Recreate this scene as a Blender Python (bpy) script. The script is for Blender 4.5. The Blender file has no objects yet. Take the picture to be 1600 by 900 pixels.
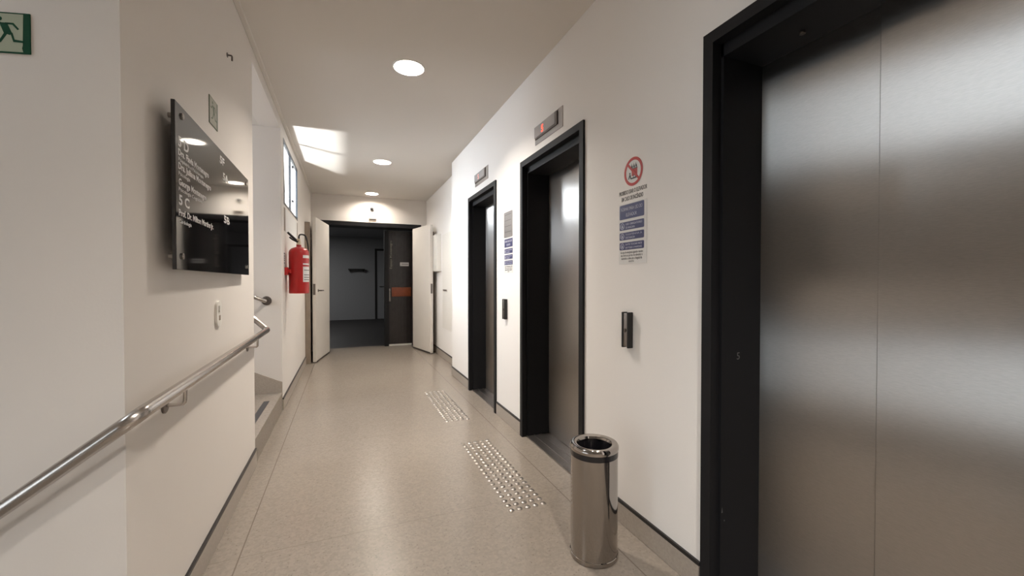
import bpy, bmesh, math
from mathutils import Vector, Matrix

SC = bpy.context.scene
COL = SC.collection
V = Vector

# ---------------------------------------------------------------- camera
FPX, CZ = 640.0, 1.245
TH, PT = math.atan(259 / FPX), math.atan(9 / FPX)
c, s, cp, sp = math.cos(TH), math.sin(TH), math.cos(PT), math.sin(PT)
cam_d = bpy.data.cameras.new('camera')
cam = bpy.data.objects.new('camera', cam_d); COL.objects.link(cam)
cam_d.sensor_width = 36.0; cam_d.sensor_fit = 'HORIZONTAL'; cam_d.lens = 36.0 * FPX / 1600.0
cam_d.clip_start = 0.02
_fw = V((s * cp, c * cp, -sp)); _rt = V((c, -s, 0)); _up = V((s * sp, c * sp, cp))
cam.matrix_world = Matrix(((_rt.x, _up.x, -_fw.x, 0), (_rt.y, _up.y, -_fw.y, 0), (_rt.z, _up.z, -_fw.z, CZ), (0, 0, 0, 1)))
SC.camera = cam

# ---------------------------------------------------------------- materials
def nt(name):
    m = bpy.data.materials.new(name); m.use_nodes = True
    t = m.node_tree; b = t.nodes['Principled BSDF']
    return m, t, b

def mat(name, col, rough=0.5, metal=0.0, spec=0.5, noise=0.0, nscale=30.0, bump=0.0, bscale=200.0, coat=0.0):
    m, t, b = nt(name)
    b.inputs['Base Color'].default_value = (*col, 1)
    b.inputs['Roughness'].default_value = rough
    b.inputs['Metallic'].default_value = metal
    b.inputs['Specular IOR Level'].default_value = spec
    b.inputs['Coat Weight'].default_value = coat
    tc = t.nodes.new('ShaderNodeTexCoord')
    if noise > 0:
        n = t.nodes.new('ShaderNodeTexNoise'); n.inputs['Scale'].default_value = nscale; n.inputs['Detail'].default_value = 4
        t.links.new(tc.outputs['Object'], n.inputs['Vector'])
        r = t.nodes.new('ShaderNodeValToRGB')
        r.color_ramp.elements[0].position = 0.3; r.color_ramp.elements[1].position = 0.7
        r.color_ramp.elements[0].color = (*[x * (1 - noise) for x in col], 1)
        r.color_ramp.elements[1].color = (*[min(1, x * (1 + noise)) for x in col], 1)
        t.links.new(n.outputs['Fac'], r.inputs['Fac']); t.links.new(r.outputs['Color'], b.inputs['Base Color'])
    if bump > 0:
        n2 = t.nodes.new('ShaderNodeTexNoise'); n2.inputs['Scale'].default_value = bscale; n2.inputs['Detail'].default_value = 3
        t.links.new(tc.outputs['Object'], n2.inputs['Vector'])
        bp = t.nodes.new('ShaderNodeBump'); bp.inputs['Strength'].default_value = bump; bp.inputs['Distance'].default_value = 0.002
        t.links.new(n2.outputs['Fac'], bp.inputs['Height']); t.links.new(bp.outputs['Normal'], b.inputs['Normal'])
    return m

def emit(name, col, strength):
    m, t, b = nt(name)
    b.inputs['Base Color'].default_value = (*col, 1)
    b.inputs['Emission Color'].default_value = (*col, 1)
    b.inputs['Emission Strength'].default_value = strength
    return m

def brushed(name, col, rough=0.30, aniso=0.6, rot=0.0):
    m, t, b = nt(name)
    b.inputs['Metallic'].default_value = 1.0
    b.inputs['Roughness'].default_value = rough
    b.inputs['Anisotropic'].default_value = aniso
    b.inputs['Anisotropic Rotation'].default_value = rot
    tan = t.nodes.new('ShaderNodeCombineXYZ'); tan.inputs['Y'].default_value = 1.0     # hairlines run along the wall
    t.links.new(tan.outputs['Vector'], b.inputs['Tangent'])
    tc = t.nodes.new('ShaderNodeTexCoord'); mp = t.nodes.new('ShaderNodeMapping')
    mp.inputs['Scale'].default_value = (60, 60, 900)
    n = t.nodes.new('ShaderNodeTexNoise'); n.inputs['Scale'].default_value = 1.0; n.inputs['Detail'].default_value = 3
    t.links.new(tc.outputs['Object'], mp.inputs['Vector']); t.links.new(mp.outputs['Vector'], n.inputs['Vector'])
    r = t.nodes.new('ShaderNodeValToRGB')
    r.color_ramp.elements[0].position = 0.3; r.color_ramp.elements[1].position = 0.7
    r.color_ramp.elements[0].color = (*[x * 0.93 for x in col], 1); r.color_ramp.elements[1].color = (*[min(1, x * 1.07) for x in col], 1)
    t.links.new(n.outputs['Fac'], r.inputs['Fac']); t.links.new(r.outputs['Color'], b.inputs['Base Color'])
    return m

def floor_mat():
    m, t, b = nt('beige_terrazzo')
    N, L = t.nodes, t.links
    tc = N.new('ShaderNodeTexCoord')
    n1 = N.new('ShaderNodeTexNoise'); n1.inputs['Scale'].default_value = 0.9; n1.inputs['Detail'].default_value = 1
    L.new(tc.outputs['Object'], n1.inputs['Vector'])
    r1 = N.new('ShaderNodeValToRGB'); r1.color_ramp.elements[0].position = 0.35; r1.color_ramp.elements[1].position = 0.7
    r1.color_ramp.elements[0].color = (0.262, 0.226, 0.191, 1); r1.color_ramp.elements[1].color = (0.276, 0.240, 0.204, 1)
    L.new(n1.outputs['Fac'], r1.inputs['Fac'])
    # aggregate chips
    v = N.new('ShaderNodeTexVoronoi'); v.inputs['Scale'].default_value = 85
    L.new(tc.outputs['Object'], v.inputs['Vector'])
    r2 = N.new('ShaderNodeValToRGB')
    r2.color_ramp.elements[0].position = 0.0; r2.color_ramp.elements[0].color = (0.70, 0.68, 0.66, 1)
    r2.color_ramp.elements[1].position = 1.0; r2.color_ramp.elements[1].color = (1.15, 1.14, 1.12, 1)
    sepc = N.new('ShaderNodeSeparateColor'); L.new(v.outputs['Color'], sepc.inputs['Color'])
    L.new(sepc.outputs['Red'], r2.inputs['Fac'])
    mx = N.new('ShaderNodeMix'); mx.data_type = 'RGBA'; mx.blend_type = 'MULTIPLY'; mx.inputs['Factor'].default_value = 0.35
    L.new(r1.outputs['Color'], mx.inputs[6]); L.new(r2.outputs['Color'], mx.inputs[7])
    # dark fine flecks
    v2 = N.new('ShaderNodeTexVoronoi'); v2.inputs['Scale'].default_value = 38
    L.new(tc.outputs['Object'], v2.inputs['Vector'])
    r3 = N.new('ShaderNodeValToRGB'); r3.color_ramp.elements[0].position = 0.10; r3.color_ramp.elements[0].color = (0.45, 0.42, 0.4, 1)
    r3.color_ramp.elements[1].position = 0.16; r3.color_ramp.elements[1].color = (1, 1, 1, 1)
    L.new(v2.outputs['Distance'], r3.inputs['Fac'])
    mx2 = N.new('ShaderNodeMix'); mx2.data_type = 'RGBA'; mx2.blend_type = 'MULTIPLY'; mx2.inputs['Factor'].default_value = 0.5
    L.new(mx.outputs[2], mx2.inputs[6]); L.new(r3.outputs['Color'], mx2.inputs[7])
    # joint lines: two long ones beside the walls, cross ones every 1.3 m
    sx = N.new('ShaderNodeSeparateXYZ'); L.new(tc.outputs['Object'], sx.inputs['Vector'])
    def line(sock, pos, half):
        a = N.new('ShaderNodeMath'); a.operation = 'SUBTRACT'; L.new(sock, a.inputs[0]); a.inputs[1].default_value = pos
        ab = N.new('ShaderNodeMath'); ab.operation = 'ABSOLUTE'; L.new(a.outputs[0], ab.inputs[0])
        lt = N.new('ShaderNodeMath'); lt.operation = 'LESS_THAN'; L.new(ab.outputs[0], lt.inputs[0]); lt.inputs[1].default_value = half
        return lt.outputs[0]
    l1 = line(sx.outputs['X'], -0.455, 0.003); l2 = line(sx.outputs['X'], 1.172, 0.003)
    md = N.new('ShaderNodeMath'); md.operation = 'PINGPONG'; md.inputs[1].default_value = 0.65
    sh = N.new('ShaderNodeMath'); sh.operation = 'SUBTRACT'; L.new(sx.outputs['Y'], sh.inputs[0]); sh.inputs[1].default_value = 3.46 - 1.3 * 8
    L.new(sh.outputs[0], md.inputs[0])
    l3 = line(md.outputs[0], 0.0, 0.0025)
    def mxv(a, b_):
        q = N.new('ShaderNodeMath'); q.operation = 'MAXIMUM'; L.new(a, q.inputs[0]); L.new(b_, q.inputs[1]); return q.outputs[0]
    hal = N.new('ShaderNodeMath'); hal.operation = 'MULTIPLY'; L.new(l3, hal.inputs[0]); hal.inputs[1].default_value = 0.45
    al = mxv(mxv(l1, l2), hal.outputs[0])
    mx3 = N.new('ShaderNodeMix'); mx3.data_type = 'RGBA'; L.new(al, mx3.inputs['Factor'])
    L.new(mx2.outputs[2], mx3.inputs[6]); mx3.inputs[7].default_value = (0.16, 0.13, 0.105, 1)
    L.new(mx3.outputs[2], b.inputs['Base Color'])
    n4 = N.new('ShaderNodeTexNoise'); n4.inputs['Scale'].default_value = 2.5; L.new(tc.outputs['Object'], n4.inputs['Vector'])
    mr = N.new('ShaderNodeMapRange'); mr.inputs['To Min'].default_value = 0.235; mr.inputs['To Max'].default_value = 0.275
    L.new(n4.outputs['Fac'], mr.inputs['Value']); L.new(mr.outputs['Result'], b.inputs['Roughness'])
    bp = N.new('ShaderNodeBump'); bp.inputs['Strength'].default_value = 0.05; bp.inputs['Distance'].default_value = 0.002
    n5 = N.new('ShaderNodeTexNoise'); n5.inputs['Scale'].default_value = 25; L.new(tc.outputs['Object'], n5.inputs['Vector'])
    L.new(n5.outputs['Fac'], bp.inputs['Height']); L.new(bp.outputs['Normal'], b.inputs['Normal'])
    return m

def glass_mat():
    m, t, b = nt('window_glass'); N, L = t.nodes, t.links
    N.remove(b); out = N['Material Output']
    tr = N.new('ShaderNodeBsdfTransparent'); tr.inputs['Color'].default_value = (0.95, 0.98, 1.0, 1)
    gl = N.new('ShaderNodeBsdfGlossy'); gl.inputs['Roughness'].default_value = 0.02; gl.inputs['Color'].default_value = (0.9, 0.9, 0.9, 1)
    mi = N.new('ShaderNodeMixShader'); mi.inputs[0].default_value = 0.07
    L.new(tr.outputs[0], mi.inputs[1]); L.new(gl.outputs[0], mi.inputs[2])
    L.new(mi.outputs[0], out.inputs['Surface'])
    return m

M = dict(
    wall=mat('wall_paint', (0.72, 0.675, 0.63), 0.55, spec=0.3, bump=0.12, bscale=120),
    wall_lit=mat('lightened_wall_paint', (0.85, 0.822, 0.795), 0.55, spec=0.3, bump=0.12, bscale=120),  # lighter copy of the wall paint, making up for missing light on the right
    ceil=mat('ceiling_paint', (0.68, 0.64, 0.595), 0.7, spec=0.2, bump=0.06, bscale=60),
    floor=floor_mat(),
    base=mat('skirting_terrazzo', (0.36, 0.315, 0.27), 0.35, noise=0.08, nscale=90),
    blackstrip=mat('black_strip', (0.014, 0.012, 0.012), 0.4),
    black=mat('black_painted_steel', (0.011, 0.011, 0.0125), 0.5, bump=0.1, bscale=300, spec=0.2),
    steel=brushed('brushed_steel', (0.47, 0.445, 0.42), 0.30, 1.0),
    plate=brushed('satin_steel_plate', (0.33, 0.305, 0.29), 0.38, 0.0),
    chrome=mat('polished_steel', (0.40, 0.37, 0.345), 0.09, 1.0),
    rail=mat('satin_stainless_tube', (0.50, 0.46, 0.43), 0.24, 1.0),
    stud=mat('satin_steel_stud', (0.40, 0.37, 0.34), 0.34, 1.0),
    darkmetal=mat('dark_metal', (0.16, 0.14, 0.13), 0.35, 1.0),
    liner=mat('black_bin_liner', (0.01, 0.009, 0.011), 0.22, bump=0.6, bscale=40),
    rubber=mat('black_rubber', (0.012, 0.011, 0.011), 0.5),
    gloss=mat('smoked_black_acrylic', (0.006, 0.0055, 0.006), 0.05, spec=0.75, noise=0.02),
    acryl=mat('acrylic_edge', (0.012, 0.008, 0.010), 0.12),
    letter=mat('white_lettering', (0.72, 0.71, 0.70), 0.5),
    white=mat('white_plastic', (0.78, 0.75, 0.70), 0.35, noise=0.02),
    door=mat('white_lacquer_door', (0.70, 0.655, 0.60), 0.4, noise=0.02, nscale=3),
    red=mat('red_enamel', (0.42, 0.012, 0.012), 0.28, noise=0.05, nscale=8),
    sred=mat('sign_red', (0.45, 0.035, 0.03), 0.5),
    sblue=mat('sign_blue', (0.035, 0.038, 0.125), 0.45),
    sgreen=mat('sign_green', (0.010, 0.060, 0.030), 0.75, spec=0.1),
    sgreen2=mat('sign_grey_green', (0.07, 0.105, 0.055), 0.45),
    spale=mat('pale_sign_face', (0.40, 0.44, 0.34), 0.75, spec=0.1),
    sgrey=mat('worn_sign_face', (0.34, 0.33, 0.27), 0.5),
    paper=mat('white_paper', (0.72, 0.71, 0.69), 0.5, noise=0.02),
    ink=mat('black_ink', (0.03, 0.03, 0.032), 0.5),
    greyink=mat('grey_ink', (0.13, 0.12, 0.12), 0.5),
    paleblue=mat('pale_sign_print', (0.50, 0.50, 0.62), 0.5),
    dark_wood=mat('dark_stained_timber', (0.022, 0.017, 0.016), 0.32, noise=0.35, nscale=12),
    orange=mat('orange_timber_plate', (0.23, 0.055, 0.018), 0.45, noise=0.15, nscale=20),
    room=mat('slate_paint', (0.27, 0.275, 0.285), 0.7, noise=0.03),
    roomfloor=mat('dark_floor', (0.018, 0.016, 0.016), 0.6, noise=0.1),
    taupe=mat('taupe_panel', (0.25, 0.20, 0.155), 0.45, noise=0.06, nscale=10),
    tape=mat('black_grit_tape', (0.045, 0.042, 0.042), 0.9, noise=0.3, nscale=300),
    alu=mat('dark_window_frame', (0.03, 0.035, 0.042), 0.4, metal=0.4),
    glass=glass_mat(),
    lampdish=emit('lamp_diffuser', (1.0, 0.90, 0.78), 12.0),
    bulb=emit('lamp_bulb', (1.0, 0.90, 0.78), 14.0),
    lampwhite=mat('lamp_white_ring', (0.8, 0.79, 0.77), 0.35),
    led=emit('red_led_digit', (1.0, 0.06, 0.03), 3.0),
    ledpale=emit('pale_led_digit', (0.9, 0.35, 0.3), 0.8),
    screen=mat('grey_display', (0.42, 0.40, 0.40), 0.2, spec=0.6),
    brass=mat('valve_brass', (0.62, 0.52, 0.38), 0.3, 0.8),
)

# ---------------------------------------------------------------- mesh helpers
def newbm(): return bmesh.new()

def box(bm, x0, x1, y0, y1, z0, z1, bev=0.0, seg=2):
    r = bmesh.ops.create_cube(bm, size=1.0)
    vs = r['verts']
    bmesh.ops.scale(bm, vec=(abs(x1 - x0), abs(y1 - y0), abs(z1 - z0)), verts=vs)
    bmesh.ops.translate(bm, vec=((x0 + x1) / 2, (y0 + y1) / 2, (z0 + z1) / 2), verts=vs)
    if bev > 0:
        es = list({e for v in vs for e in v.link_edges})
        bmesh.ops.bevel(bm, geom=es, offset=bev, segments=seg, affect='EDGES', profile=0.5)
    return bm

def prism(bm, pts, vec):
    """closed polygon pts (3-D) extruded along vec"""
    vec = V(vec)
    a = [bm.verts.new(V(p)) for p in pts]; b = [bm.verts.new(V(p) + vec) for p in pts]
    n = len(pts)
    fs = [bm.faces.new(a), bm.faces.new(list(reversed(b)))]
    for i in range(n):
        fs.append(bm.faces.new((a[i], b[i], b[(i + 1) % n], a[(i + 1) % n])))
    bmesh.ops.recalc_face_normals(bm, faces=fs)
    return bm

def lathe(bm, prof, center, seg=48, axis=(0, 0, 1)):
    """prof: (radius, height) list; closed rings, end caps where radius is 0"""
    ax = V(axis).normalized()
    q = V((0, 0, 1)).rotation_difference(ax).to_matrix()
    rings = []
    for r, h in prof:
        if r <= 1e-6:
            rings.append([bm.verts.new(V(center) + q @ V((0, 0, h)))])
        else:
            rings.append([bm.verts.new(V(center) + q @ V((r * math.cos(2 * math.pi * k / seg), r * math.sin(2 * math.pi * k / seg), h))) for k in range(seg)])
    fs = []
    for a, b in zip(rings, rings[1:]):
        for k in range(seg):
            k2 = (k + 1) % seg
            if len(a) == 1 and len(b) == 1: continue
            if len(a) == 1: fs.append(bm.faces.new((a[0], b[k], b[k2])))
            elif len(b) == 1: fs.append(bm.faces.new((a[k], b[0], a[k2])))
            else: fs.append(bm.faces.new((a[k], b[k], b[k2], a[k2])))
    bmesh.ops.recalc_face_normals(bm, faces=fs)
    return bm

def fillet(pts, rad, n=6):
    pts = [V(p) for p in pts]; out = [pts[0]]
    for i in range(1, len(pts) - 1):
        p0, p1, p2 = pts[i - 1], pts[i], pts[i + 1]
        d0 = (p0 - p1); d2 = (p2 - p1)
        r = min(rad, d0.length * 0.49, d2.length * 0.49)
        a = p1 + d0.normalized() * r; b = p1 + d2.normalized() * r
        for k in range(n + 1):
            t = k / n
            out.append((1 - t) ** 2 * a + 2 * (1 - t) * t * p1 + t * t * b)
    out.append(pts[-1]); return out

def tube(bm, pts, rad, seg=16):
    pts = [V(p) for p in pts]
    t0 = (pts[1] - pts[0]).normalized()
    n = t0.orthogonal().normalized()
    rings = []; prev = t0
    for i, p in enumerate(pts):
        if i == 0: t = t0
        elif i == len(pts) - 1: t = (pts[-1] - pts[-2]).normalized()
        else: t = ((pts[i + 1] - p).normalized() + (p - pts[i - 1]).normalized()).normalized()
        n = prev.rotation_difference(t) @ n; n = (n - t * n.dot(t)).normalized(); prev = t
        bi = t.cross(n)
        rr = rad[i] if isinstance(rad, (list, tuple)) else rad
        rings.append([bm.verts.new(p + rr * (math.cos(2 * math.pi * k / seg) * n + math.sin(2 * math.pi * k / seg) * bi)) for k in range(seg)])
    fs = []
    for a, b in zip(rings, rings[1:]):
        for k in range(seg):
            fs.append(bm.faces.new((a[k], a[(k + 1) % seg], b[(k + 1) % seg], b[k])))
    fs.append(bm.faces.new(list(reversed(rings[0])))); fs.append(bm.faces.new(rings[-1]))
    bmesh.ops.recalc_face_normals(bm, faces=fs)
    return bm

def world_origin(o):
    w = V((0, 0, 0))
    while o is not None:
        w += o.location; o = o.parent
    return w

def link(name, bm, m, parent=None, origin=None, smooth=True):
    me = bpy.data.meshes.new(name); bm.to_mesh(me); bm.free()
    me.materials.append(m)
    if smooth:
        me.polygons.foreach_set('use_smooth', [True] * len(me.polygons))
        me.set_sharp_from_angle(angle=math.radians(32))
    o = bpy.data.objects.new(name, me); COL.objects.link(o)
    w = world_origin(parent)
    if origin is None:
        if parent is None: origin = V((0, 0, 0))
        else: origin = w
    origin = V(origin)
    me.transform(Matrix.Translation(-origin)); o.location = origin - w
    if parent is not None: o.parent = parent
    return o

def thing(name, label, cat, loc, group=None):
    o = bpy.data.objects.new(name, None); COL.objects.link(o)
    o.location = loc; o.empty_display_size = 0.05
    o['label'] = label; o['category'] = cat
    if group: o['group'] = group
    return o

def tag(o, label, cat, group=None):
    o['label'] = label; o['category'] = cat
    if group: o['group'] = group
    return o

def struct(name, bm, m, parent=None, origin=None, smooth=False):
    o = link(name, bm, m, parent, origin, smooth)
    if parent is None: o['kind'] = 'structure'
    return o

# frames on walls: (right, up, normal) as the person facing the wall sees it
RW = (V((0, -1, 0)), V((0, 0, 1)), V((-1, 0, 0)))
LW = (V((0, 1, 0)), V((0, 0, 1)), V((1, 0, 0)))
FW = (V((1, 0, 0)), V((0, 0, 1)), V((0, -1, 0)))
_d = V((0.969, -0.249, 0)).normalized()
OW = (_d, V((0, 0, 1)), V((-0.249, -0.969, 0)).normalized())

def P(fr, org, u, v, n=0.0): return V(org) + fr[0] * u + fr[1] * v + fr[2] * n

def plate2(bm, fr, org, pts, n0, n1):
    return prism(bm, [P(fr, org, u, v, n0) for u, v in pts], fr[2] * (n1 - n0))

def rect(u0, u1, v0, v1): return [(u0, v0), (u1, v0), (u1, v1), (u0, v1)]

def rrect(u0, u1, v0, v1, r, n=5):
    out = []
    for cx, cy, a0 in ((u1 - r, v1 - r, 0), (u0 + r, v1 - r, 90), (u0 + r, v0 + r, 180), (u1 - r, v0 + r, 270)):
        for k in range(n + 1):
            a = math.radians(a0 + 90 * k / n); out.append((cx + r * math.cos(a), cy + r * math.sin(a)))
    return out

def circ(u, v, r, n=40): return [(u + r * math.cos(2 * math.pi * k / n), v + r * math.sin(2 * math.pi * k / n)) for k in range(n)]

def ring2(bm, fr, org, cu, cv, r0, r1, n0, n1, seg=48):
    for k in range(seg):
        a, b = 2 * math.pi * k / seg, 2 * math.pi * (k + 1) / seg
        plate2(bm, fr, org, [(cu + r0 * math.cos(a), cv + r0 * math.sin(a)), (cu + r1 * math.cos(a), cv + r1 * math.sin(a)),
                             (cu + r1 * math.cos(b), cv + r1 * math.sin(b)), (cu + r0 * math.cos(b), cv + r0 * math.sin(b))], n0, n1)

def text_bm(bm, txt, fr, org, u, v, h, width=None, n=0.0, ext=0.0004, align='LEFT', rot=0.0, bold=0.0):
    """h = cap height; width = total width to squeeze the line into"""
    cu = bpy.data.curves.new('lettering_curve', 'FONT'); cu.body = txt; cu.size = 1.0; cu.extrude = 0.0; cu.offset = bold; cu.resolution_u = 3
    to = bpy.data.objects.new('lettering_curve', cu); COL.objects.link(to)
    dg = bpy.context.evaluated_depsgraph_get(); dg.update()
    me = bpy.data.meshes.new_from_object(to.evaluated_get(dg))
    bpy.data.objects.remove(to); bpy.data.curves.remove(cu)
    if len(me.vertices) == 0: return bm
    xs = [q.co.x for q in me.vertices]; x0, x1 = min(xs), max(xs)
    sy = h / 0.70; sx = sy if width is None else width / (x1 - x0)
    w = (x1 - x0) * sx
    off = {'LEFT': 0, 'CENTER': -w / 2, 'RIGHT': -w}[align]
    cr, sr = math.cos(rot), math.sin(rot)
    tb = bmesh.new(); tb.from_mesh(me); bpy.data.meshes.remove(me)
    for q in tb.verts:
        a, b_ = (q.co.x - x0) * sx + off, q.co.y * sy
        q.co = P(fr, org, u + a * cr - b_ * sr, v + a * sr + b_ * cr, n)
    r = bmesh.ops.extrude_face_region(tb, geom=list(tb.faces))
    bmesh.ops.translate(tb, vec=fr[2] * ext, verts=[g for g in r['geom'] if isinstance(g, bmesh.types.BMVert)])
    bmesh.ops.recalc_face_normals(tb, faces=list(tb.faces))
    t2 = bpy.data.meshes.new('tmp'); tb.to_mesh(t2); tb.free(); bm.from_mesh(t2); bpy.data.meshes.remove(t2)
    return bm

# ================================================================= SETTING
RX, LX, CH = 1.317, -0.58, 2.84          # corridor wall planes and ceiling height
FY = 8.15                                # end wall
LIFTS = ((0.28, 1.22), (2.10, 3.048), (3.64, 4.576))
LT = 2.207                               # lift frame top

# floor: corridor + landing by the lower flight
bm = newbm()
box(bm, -0.80, 2.2, -3.6, 8.40, -0.15, 0.0)
box(bm, -3.1, -0.80, -3.6, -0.1, -0.15, 0.0)
struct('floor', bm, M['floor'])

# ceiling with round holes for the downlights
LAMPS = [(0.44, 3.13), (0.452, 5.70), (0.436, 7.80), (-0.46, -0.05), (0.44, -0.75)]  # last one is added out of view to brighten the near right wall
LR = 0.112
bm = newbm()
outer = [bm.verts.new(p) for p in ((-0.80, -3.7, CH), (2.3, -3.7, CH), (2.3, 8.5, CH), (-3.2, 8.5, CH), (-3.2, 2.95, CH), (-0.80, 2.95, CH))]
eds = [bm.edges.new((outer[i], outer[(i + 1) % 6])) for i in range(6)]
for lx, ly in LAMPS:
    vs = [bm.verts.new((lx + LR * math.cos(2 * math.pi * k / 48), ly + LR * math.sin(2 * math.pi * k / 48), CH)) for k in range(48)]
    eds += [bm.edges.new((vs[k], vs[(k + 1) % 48])) for k in range(48)]
bmesh.ops.triangle_fill(bm, edges=eds, use_beauty=True)
box(bm, -0.80, 2.3, -3.7, 8.5, CH + 0.2, CH + 0.3); box(bm, -3.2, -0.80, 2.95, 8.5, CH + 0.2, CH + 0.3)
for (a, b, c0, d) in ((-0.80, 2.3, -3.7, -3.6), (-3.2, 2.3, 8.4, 8.5), (-3.2, -3.1, 2.95, 8.5), (2.2, 2.3, -3.7, 8.5)):
    box(bm, a, b, c0, d, CH, CH + 0.2)
struct('ceiling', bm, M['ceil'])
SH = 4.1                                 # the stairwell beside the camera is taller than the corridor
bm = newbm(); box(bm, -3.3, -0.70, -3.7, 3.0, SH, SH + 0.1); struct('ceiling_stairwell', bm, M['ceil'])
bm = newbm(); box(bm, -0.80, -0.70, -3.6, 1.5, CH, SH); struct('wall_stairwell_header', bm, M['wall'])

# right wall with the three lift openings, then the set-back stretch
bm = newbm()
ys = [-3.6] + [q for l in LIFTS for q in l] + [5.40]
for i in range(0, len(ys), 2): box(bm, RX, 1.62, ys[i], ys[i + 1], 0, CH)
for a, b in LIFTS: box(bm, RX, 1.62, a, b, LT, CH)
struct('wall_right', bm, M['wall_lit'])
bm = newbm()
box(bm, 1.475, 1.62, 5.40, 7.50, 0, CH)
box(bm, 1.475, 1.62, 7.50, FY, 2.16, CH)
struct('wall_right_recess', bm, M['wall_lit'])
bm = newbm(); box(bm, 1.62, 2.2, -3.6, 8.3, 0, CH); struct('wall_right_shaft', bm, M['black'])

# left wall block, beam over the stair opening, wall with the window
A = V((LX, 1.475, 0)); dirW = V((-0.969, 0.249, 0)).normalized(); B = A + dirW * 2.62
bm = newbm()
prism(bm, [(LX, 1.475, 0), (LX, 3.22, 0), (-0.76, 3.22, 0), (-0.76, 1.475 + 0.18 * 0.257, 0)], (0, 0, CH))
struct('wall_left', bm, M['wall'])
bm = newbm()
prism(bm, [(A.x - 0.18, A.y + 0.0462, -1.3), (B.x, B.y, -1.3), (B.x, B.y + 0.12, -1.3), (A.x - 0.18, A.y + 0.17, -1.3)], (0, 0, SH + 1.3))
struct('wall_left_oblique', bm, M['wall'])
bm = newbm(); box(bm, -0.76, LX, 3.22, 4.52, 2.73, CH); struct('wall_left_beam', bm, M['wall'])
bm = newbm()
W0, W1, WZ0, WZ1 = 4.70, 5.97, 2.035, 2.70
box(bm, -0.72, LX, 4.52, W0, 0, CH); box(bm, -0.72, LX, W1, 6.92, 0, CH)
box(bm, -0.62, LX, W0, W1, 0, WZ0); box(bm, -0.62, LX, W0, W1, WZ1, CH)
box(bm, -0.72, LX, 6.92, FY, 2.16, CH)
struct('wall_left_window', bm, M['wall'])
bm = newbm(); box(bm, -3.1, -0.72, 4.52, 4.64, -0.1, CH); struct('wall_stair', bm, M['wall'])
bm = newbm(); box(bm, -3.1, -0.76, 3.10, 3.22, 0, CH); struct('wall_stair_inner', bm, M['wall'])
bm = newbm(); box(bm, -3.1, -0.76, 3.22, 4.52, 2.73, CH); struct('ceiling_stair', bm, M['ceil'])

# end wall with its doorway
bm = newbm()
box(bm, -0.9, -0.43, FY, FY + 0.12, 0, CH); box(bm, 1.33, 1.7, FY, FY + 0.12, 0, CH); box(bm, -0.43, 1.33, FY, FY + 0.12, 2.34, CH)
struct('wall_end', bm, M['wall'])
# back and stairwell side of the hall
bm = newbm(); box(bm, -3.2, 2.2, -3.7, -3.6, -1.3, SH); struct('wall_back', bm, M['wall'])
HW = (-0.7, 1.85, -0.27, 0.64)
SW = (3.35, 4.4, 1.75, 2.6)
UW = (0.85, 1.92, 2.72, 3.80)
bm = newbm()
for (y0, y1, wy0, wy1, z0, z1) in ((-3.6, 2.9, HW[0], HW[1], HW[2], HW[3]), (2.9, 4.64, SW[0], SW[1], SW[2], SW[3])):
    box(bm, -3.22, -3.1, y0, wy0, -1.3, CH); box(bm, -3.22, -3.1, wy1, y1, -1.3, CH)
    box(bm, -3.22, -3.1, wy0, wy1, -1.3, z0); box(bm, -3.22, -3.1, wy0, wy1, z1, CH if y0 > 0 else UW[2])
box(bm, -3.22, -3.1, -3.6, UW[0], UW[2], SH); box(bm, -3.22, -3.1, UW[1], 3.0, CH, SH); box(bm, -3.22, -3.1, UW[0], UW[1], UW[3], SH)
struct('wall_stairwell', bm, M['wall'])

# stairs: the flight going up behind the opening, the flight going down beside the camera
bm = newbm()
box(bm, -1.25, LX, 3.22, 4.52, 0.0, 0.175)
for k in range(5): box(bm, -3.1, -1.25 - 0.28 * k, 3.22, 4.52, 0.175 + 0.17 * k, 0.175 + 0.17 * (k + 1))
struct('floor_upper_stairs', bm, M['floor'])
bm = newbm()
for k in range(6): box(bm, -0.80 - 0.28 * (k + 1), -0.80 - 0.28 * k, -0.1, 1.5 + 0.072 * (k + 1), -1.3, -0.17 * (k + 1))
box(bm, -3.1, -2.48, -0.1, 2.1, -1.3, -1.19)
struct('floor_lower_stairs', bm, M['floor'])
bm = newbm(); box(bm, -3.1, -0.80, -0.2, -0.1, -1.3, -0.15); struct('wall_stair_side', bm, M['wall'])

# skirtings: terrazzo with a black strip on top
def skirting(name, segs, tname):
    bm = newbm(); b2 = newbm()
    for x0, x1, y0, y1 in segs:
        box(bm, x0, x1, y0, y1, 0.0005, 0.103, 0.003); 
        box(b2, x0, x1, y0, y1, 0.103, 0.119)
    struct(name, bm, M['base']); struct(tname, b2, M['blackstrip'])
skirting('baseboard_right', [(RX - 0.010, RX, 4.59, 5.40), (RX - 0.010, RX, 3.06, 3.63), (RX - 0.010, RX, 1.23, 2.09), (RX - 0.010, RX, -3.6, 0.27),
                             (1.465, 1.475, 5.40, 7.50)], 'trim_1')
skirting('baseboard_left', [(LX, LX + 0.010, 1.475, 3.22), (LX, LX + 0.010, 4.52, 6.92)], 'trim_2')
bm = newbm()
prism(bm, [(LX, 4.508, 0.176), (-1.25, 4.508, 0.176), (-1.25, 4.508, 0.60), (-0.82, 4.508, 0.392), (LX, 4.508, 0.277)], (0, 0.012, 0))
struct('baseboard_stair', bm, M['base'])
bm = newbm(); box(bm, LX, LX + 0.03, 1.475, 8.15, CH - 0.022, CH, 0.004); struct('trim_3', bm, M['ceil'])

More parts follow.
